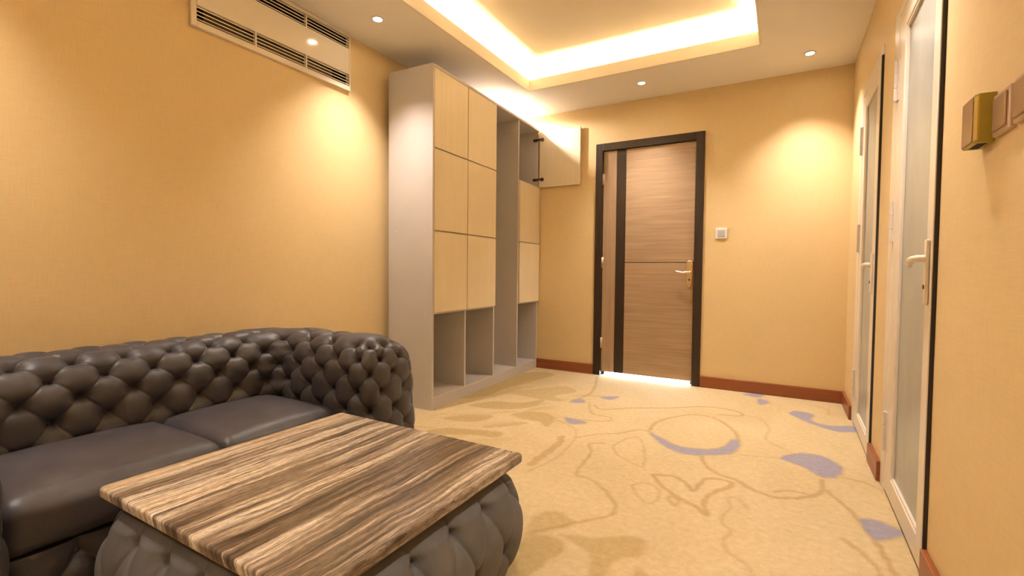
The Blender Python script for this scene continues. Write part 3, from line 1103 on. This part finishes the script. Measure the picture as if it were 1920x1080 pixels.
# tufted front rail and hidden frame
ny_, nz_ = 160, 34
yy = np.linspace(SCY - CIN - EXT - 0.03, SCY + CIN + 0.03, ny_)
zz = np.linspace(0.04, 0.208, nz_)
YY, ZZ = np.meshgrid(yy, zz, indexing='ij')
RX = 0.835 + 0.012 * np.sin((ZZ - 0.04) / 0.168 * math.pi)
RV = np.stack([RX, YY, ZZ], -1).reshape(-1, 3)
RN = np.tile(np.array([1.0, 0, 0]), (len(RV), 1))
rb_, rs_ = [], []
for k in range(-5, 4):
    y = SCY + (k + 0.5) * 0.1555
    p = np.array([0.845, y, 0.165])
    if y - SCY > CIN or y - SCY < -CIN - EXT:
        continue
    rb_.append(p)
    rs_ += [(p, p + np.array([0, 0.078, -0.08])), (p, p + np.array([0, -0.078, -0.08])), (p, p + np.array([0, 0.0, 0.06]))]
RV2, _ = tuft_displace(RV, RN, rb_, rs_, db=0.028, rb=0.026, de=0.016)
obj('front_rail', np_mesh('front_rail', RV2 - SO, grid_faces(ny_, nz_, 0), M['leather']), None, sofa)
place_buttons(sofa, SO, rb_, [True] * len(rb_), RV, RN, RV2, bmesh_btn)
boxo('base_frame', (0.10 - 0.5, 0.80 - 0.5, -CIN - EXT - 0.12, CIN + 0.12, 0.03, 0.20), M['shadow_gap'], sofa)
for fx_, fy_ in ((0.14, -0.80), (0.14, 0.72), (0.88, -0.76), (0.88, 0.68)):
    bm = bmesh.new()
    cyl(bm, (fx_ - 0.5, fy_, 0.027), (0, 0, 1), 0.025, 0.054, 16, 0.030)
    obj('foot', bm, M['wenge'], sofa, True)

# ---------------------------------------------------------------- coffee table
TXC, TYC, TSX, TSY = 1.363, -3.306, 0.842, 0.79
TTOP = 0.372
tab = thing('coffee_table', 'low square table with striped stone top on a buttoned grey suede base', 'table', (TXC, TYC, 0), math.radians(-0.5))
TT = 0.028
bm = bmesh.new()
box(bm, -TSX / 2, TSX / 2, -TSY / 2, TSY / 2, TTOP - TT, TTOP)
ve = [e for e in bm.edges if abs(e.verts[0].co.z - e.verts[1].co.z) > 0.01]
bmesh.ops.bevel(bm, geom=ve, offset=0.016, segments=4, profile=0.5, affect='EDGES')
he = [e for e in bm.edges if abs(e.verts[0].co.z - e.verts[1].co.z) < 1e-5 and len(e.link_faces) == 2 and any(abs(f.normal.z) > 0.9 for f in e.link_faces) and not all(abs(f.normal.z) > 0.9 for f in e.link_faces)]
bmesh.ops.bevel(bm, geom=he, offset=0.007, segments=3, profile=0.5, affect='EDGES')
ttop = obj('table_top', bm, M['stone'], tab)
ttop.data.polygons.foreach_set('use_smooth', [False] * len(ttop.data.polygons))
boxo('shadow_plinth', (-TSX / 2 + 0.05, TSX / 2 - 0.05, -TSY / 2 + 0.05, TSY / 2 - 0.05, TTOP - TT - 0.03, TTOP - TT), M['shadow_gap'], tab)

# padded base: rounded square in plan, bulging in section
def ring_pt(u, inset):
    """u in [0,1) round a rounded rectangle"""
    hx_, hy_ = TSX / 2 - 0.012 - inset, TSY / 2 - 0.012 - inset
    rr = 0.10
    lx, ly = hx_ - rr, hy_ - rr
    per = 4 * (lx + ly) + 2 * math.pi * rr
    d = (np.asarray(u) % 1.0) * per
    segl = [2 * ly, math.pi * rr / 2, 2 * lx, math.pi * rr / 2, 2 * ly, math.pi * rr / 2, 2 * lx, math.pi * rr / 2]
    starts = np.concatenate([[0], np.cumsum(segl)])
    out = np.zeros(np.shape(d) + (4,))
    corners = [(lx, ly, 0), (-lx, ly, 90), (-lx, -ly, 180), (lx, -ly, 270)]
    lines = [((hx_, -ly), (0, 1)), ((lx, hy_), (-1, 0)), ((-hx_, ly), (0, -1)), ((-lx, -hy_), (1, 0))]
    for i in range(4):
        (ax, ay), (dx, dy) = lines[i]
        m = (d >= starts[2 * i]) & (d <= starts[2 * i + 1])
        e = d - starts[2 * i]
        for j, val in enumerate((ax + dx * e, ay + dy * e, dy + 0 * e, -dx + 0 * e)):
            out[..., j] = np.where(m, val, out[..., j])
        m = (d > starts[2 * i + 1]) & (d <= starts[2 * i + 2] + 1e-9)
        cx_, cy_, a0 = corners[i]
        a = math.radians(a0) + (d - starts[2 * i + 1]) / rr
        for j, val in enumerate((cx_ + rr * np.cos(a), cy_ + rr * np.sin(a), np.cos(a), np.sin(a))):
            out[..., j] = np.where(m, val, out[..., j])
    return out, per


ZB0, ZB1 = 0.012, TTOP - TT - 0.012
def ott(u, z):
    out, _ = ring_pt(u, 0.0)
    k = (np.asarray(z) - ZB0) / (ZB1 - ZB0)
    b = -0.030 + 0.082 * np.clip(np.sin(math.pi * np.clip(0.10 + 0.80 * k, 0, 1)), 0, 1) ** 0.9 - 0.045 * np.clip(k - 0.88, 0, 1) / 0.12 * 0.6
    return np.stack([out[..., 0] + out[..., 2] * b, out[..., 1] + out[..., 3] * b, np.asarray(z) + 0 * out[..., 0]], -1)


_, PER = ring_pt(np.array([0.0]), 0.0)
NU, NV = 860, 88
uu = np.arange(NU) / NU
zz = np.linspace(ZB0, ZB1, NV)
UU, ZZ = np.meshgrid(uu, zz, indexing='ij')
OV = ott(UU, ZZ).reshape(-1, 3)
rp, _ = ring_pt(UU, 0.0)
ON = np.stack([rp[..., 2], rp[..., 3], 0 * UU], -1).reshape(-1, 3)
NB = int(round(PER / 0.140))
tb, tsg = [], []
def poly(u0, z0, u1, z1, n=5):
    pts = [ott(np.array(u0 + (u1 - u0) * i / n), np.array(z0 + (z1 - z0) * i / n)) for i in range(n + 1)]
    return [pts]
ph = 0.22
for k in range(NB):
    u0 = (k + ph) / NB
    uh = (k + ph + 0.5) / NB
    tb += [ott(np.array(u0), np.array(0.278)), ott(np.array(uh), np.array(0.140))]
    tsg += poly(u0, 0.278, u0 - 0.10 / NB, ZB1)
    tsg += poly(u0, 0.278, uh, 0.140) + poly(u0, 0.278, uh - 1 / NB, 0.140)
    tsg += poly(uh, 0.140, uh + 0.5 / NB, 0.02) + poly(uh, 0.140, uh - 0.5 / NB, 0.02)
OV2, _ = tuft_displace(OV, ON, tb, tsg, db=0.042, rb=0.017, de=0.005, re=0.036, dc=0.008, rc=0.0042)
obj('padded_base', np_mesh('padded_base', OV2, grid_faces(NU, NV, 0, True), M['suede']), None, tab)
bm = bmesh.new()
bmesh.ops.create_uvsphere(bm, u_segments=10, v_segments=6, radius=0.010)
for v in bm.verts:
    v.co.z *= 0.5
place_buttons(tab, np.zeros(3), tb, [True] * len(tb), OV, ON, OV2, mesh_from(bm, 'button', M['suede'], True))

# ---------------------------------------------------------------- air grille above the sofa
ac = thing('air_conditioner_grille', 'cream slatted air conditioner grille high on the left wall', 'air conditioner', (0, (AY0 + AY1) / 2, AZ0))
ay, az = (AY0 + AY1) / 2, AZ0
def ab(name, x0, x1, y0, y1, z0, z1, mat, bevel=0.0, parent=ac):
    return boxo(name, (x0, x1, y0 - ay, y1 - ay, z0 - az, z1 - az), mat, parent, bevel)
s0, s1 = AY0 + 0.026, AY1 - 0.010
LZA, LZB, UZA, UZB = 2.134, 2.208, 2.371, 2.444
PX = 0.022
bm = bmesh.new()
for d in ((AY0, s0, AZ0, AZ1), (s1, AY1, AZ0, AZ1), (s0, s1, AZ0, LZA), (s0, s1, UZB, AZ1)):
    box(bm, 0.0, PX, d[0] - ay, d[1] - ay, d[2] - az, d[3] - az, 0.002)
obj('frame', bm, M['ac'], ac)
ab('front_panel', 0.002, PX - 0.001, s0 + 0.001, s1 - 0.001, LZB, UZA, M['ac'], 0.002)
bm = bmesh.new()
box(bm, -0.10, -0.09, oy0 + 0.004 - ay, oy1 - 0.004 - ay, oz0 + 0.004 - az, oz1 - 0.004 - az)
for d in ((oy0 + 0.004, oy0 + 0.008, oz0 + 0.004, oz1 - 0.004), (oy1 - 0.008, oy1 - 0.004, oz0 + 0.004, oz1 - 0.004), (oy0 + 0.004, oy1 - 0.004, oz0 + 0.004, oz0 + 0.008), (oy0 + 0.004, oy1 - 0.004, oz1 - 0.008, oz1 - 0.004)):
    box(bm, -0.10, -0.002, d[0] - ay, d[1] - ay, d[2] - az, d[3] - az)
obj('duct', bm, M['ac_dark'], ac)
ab('filter', -0.020, -0.016, AY0 + 0.075, AY1 - 0.115, LZA - 0.006, LZB + 0.006, M['filter'])
for za, zb in ((LZA, LZB), (UZA, UZB)):
    for i in range(4):
        z = za + (zb - za) * (i + 0.5) / 4
        bm = bmesh.new()
        vs_ = box(bm, 0.001, 0.017, s0 - ay, s1 - ay, z - az - 0.0022, z - az + 0.0022)
        for v in vs_:
            v.co.z += (0.017 - v.co.x) * 0.35
        obj('slat', bm, M['ac'], ac)
    for y in (-2.668, -2.358):
        ab('mullion', 0.001, PX - 0.002, y - 0.004, y + 0.004, za, zb, M['ac'])

# ---------------------------------------------------------------- recessed downlights
spots = [((0.319, -2.089), 'recessed downlight in the ceiling beside the air grille'),
         ((1.465, -0.367), 'recessed downlight in the ceiling above the brown door'),
         ((2.610, -0.339), 'recessed downlight in the ceiling near the far right corner'),
         ((0.255, -0.367), 'recessed downlight in the ceiling above the cabinet top'),
         ((0.319, -4.05), 'recessed downlight in the ceiling over the near end of the sofa'),
         ((2.610, -2.089), 'recessed downlight in the ceiling in front of the near glass door'),
         ((2.610, -3.82), 'recessed downlight in the ceiling right of the viewer'),
         ((1.465, -5.10), 'recessed downlight in the ceiling behind the viewer')]  # out of view, added for its light
lamp = bpy.data.lights.new('lamp', 'SPOT')
lamp.energy = DOWNLIGHT_W
lamp.color = LAMP_COLOR
lamp.spot_size = math.radians(95)
lamp.spot_blend = 1.0
lamp.shadow_soft_size = 0.03
wide_lamp = lamp.copy()            # the one above the cabinet throws wide
wide_lamp.energy = DOWNLIGHT_W * 0.7
wide_lamp.spot_size = math.radians(172)
wide_lamp.spot_blend = 0.25
bm = bmesh.new()
for r0, r1, z0, z1 in ((0.046, 0.034, -0.005, -0.003),):
    n = 32
    a = [bm.verts.new((0.038 * math.cos(2 * math.pi * k / n), 0.038 * math.sin(2 * math.pi * k / n), 0.0)) for k in range(n)]
    b = [bm.verts.new((0.036 * math.cos(2 * math.pi * k / n), 0.036 * math.sin(2 * math.pi * k / n), -0.006)) for k in range(n)]
    c = [bm.verts.new((0.027 * math.cos(2 * math.pi * k / n), 0.027 * math.sin(2 * math.pi * k / n), -0.006)) for k in range(n)]
    d = [bm.verts.new((0.024 * math.cos(2 * math.pi * k / n), 0.024 * math.sin(2 * math.pi * k / n), -0.001)) for k in range(n)]
    for p, q in ((a, b), (b, c), (c, d)):
        for k in range(n):
            bm.faces.new((p[k], p[(k + 1) % n], q[(k + 1) % n], q[k]))
ring_me = mesh_from(bm, 'trim_ring', M['white_plastic'], False)
bm = bmesh.new()
cyl(bm, (0, 0, -0.002), (0, 0, 1), 0.0245, 0.003, 32)
lens_me = mesh_from(bm, 'lens', M['lens'])
for (x, y), lab in spots:
    t = thing('downlight', lab, 'downlight', (x, y, H), 0, 'recessed ceiling downlights')
    obj('trim_ring', ring_me, None, t)
    obj('lens', lens_me, None, t)
    lo = bpy.data.objects.new('lamp', wide_lamp if 'cabinet top' in lab else lamp)
    COL.objects.link(lo)
    lo.parent = t
    lo.location = (0, 0, -0.012)

# ---------------------------------------------------------------- wall switches
sx, sz = 2.040, 1.275
sw_ = thing('wall_switch', 'white square light switch beside the brown door', 'switch', (sx, 0, sz))
boxo('plate', (-0.043, 0.043, -0.009, 0.0, -0.043, 0.043), M['white_plastic'], sw_, 0.003)
boxo('rocker', (-0.027, 0.027, -0.012, -0.008, -0.027, 0.027), M['grey_plastic'], sw_, 0.002)

# olive key-card holder with a slot, beside two bronze plates
kc = thing('key_card_holder', 'olive yellow key card holder box on the right wall', 'card holder', (W, -2.705, 1.308))
bm = bmesh.new()
pr = [(0.0, -0.044), (-0.030, -0.044), (-0.036, -0.034), (-0.036, 0.044), (0.0, 0.044)]
lo_ = [bm.verts.new((x, y, -0.056)) for x, y in pr]
hi_ = [bm.verts.new((x, y, 0.056)) for x, y in pr]
bm.faces.new(lo_)
bm.faces.new(hi_)
for i in range(len(pr)):
    j = (i + 1) % len(pr)
    bm.faces.new((lo_[i], lo_[j], hi_[j], hi_[i]))
bmesh.ops.bevel(bm, geom=bm.edges[:], offset=0.0025, segments=2, profile=0.5, affect='EDGES')
obj('body', bm, M['olive'], kc)
bm = bmesh.new()
vs_ = box(bm, -0.0365, -0.0310, -0.0435, -0.0340, -0.050, 0.050)
for v in vs_:
    if v.co.y < -0.04:
        v.co.x += 0.0045
obj('front_edge', bm, M['olive_edge'], kc)
boxo('front_face', (-0.0385, -0.0355, -0.031, 0.041, -0.052, 0.052), M['bronze'], kc, 0.001)
boxo('card_slot', (-0.027, -0.010, -0.030, 0.030, -0.0567, -0.050), M['ac_dark'], kc)
for y, lab in ((-2.815, 'bronze switch plate next to the olive card holder'), (-2.925, 'bronze switch plate at the right picture edge')):
    p = thing('switch_plate', lab, 'switch', (W, y, 1.300), 0, 'bronze switch plates on the right wall')
    boxo('plate', (-0.012, 0.0, -0.046, 0.046, -0.046, 0.046), M['bronze_rim'], p, 0.003)
    boxo('rocker', (-0.016, -0.011, -0.034, 0.036, -0.036, 0.036), M['bronze'], p, 0.002)
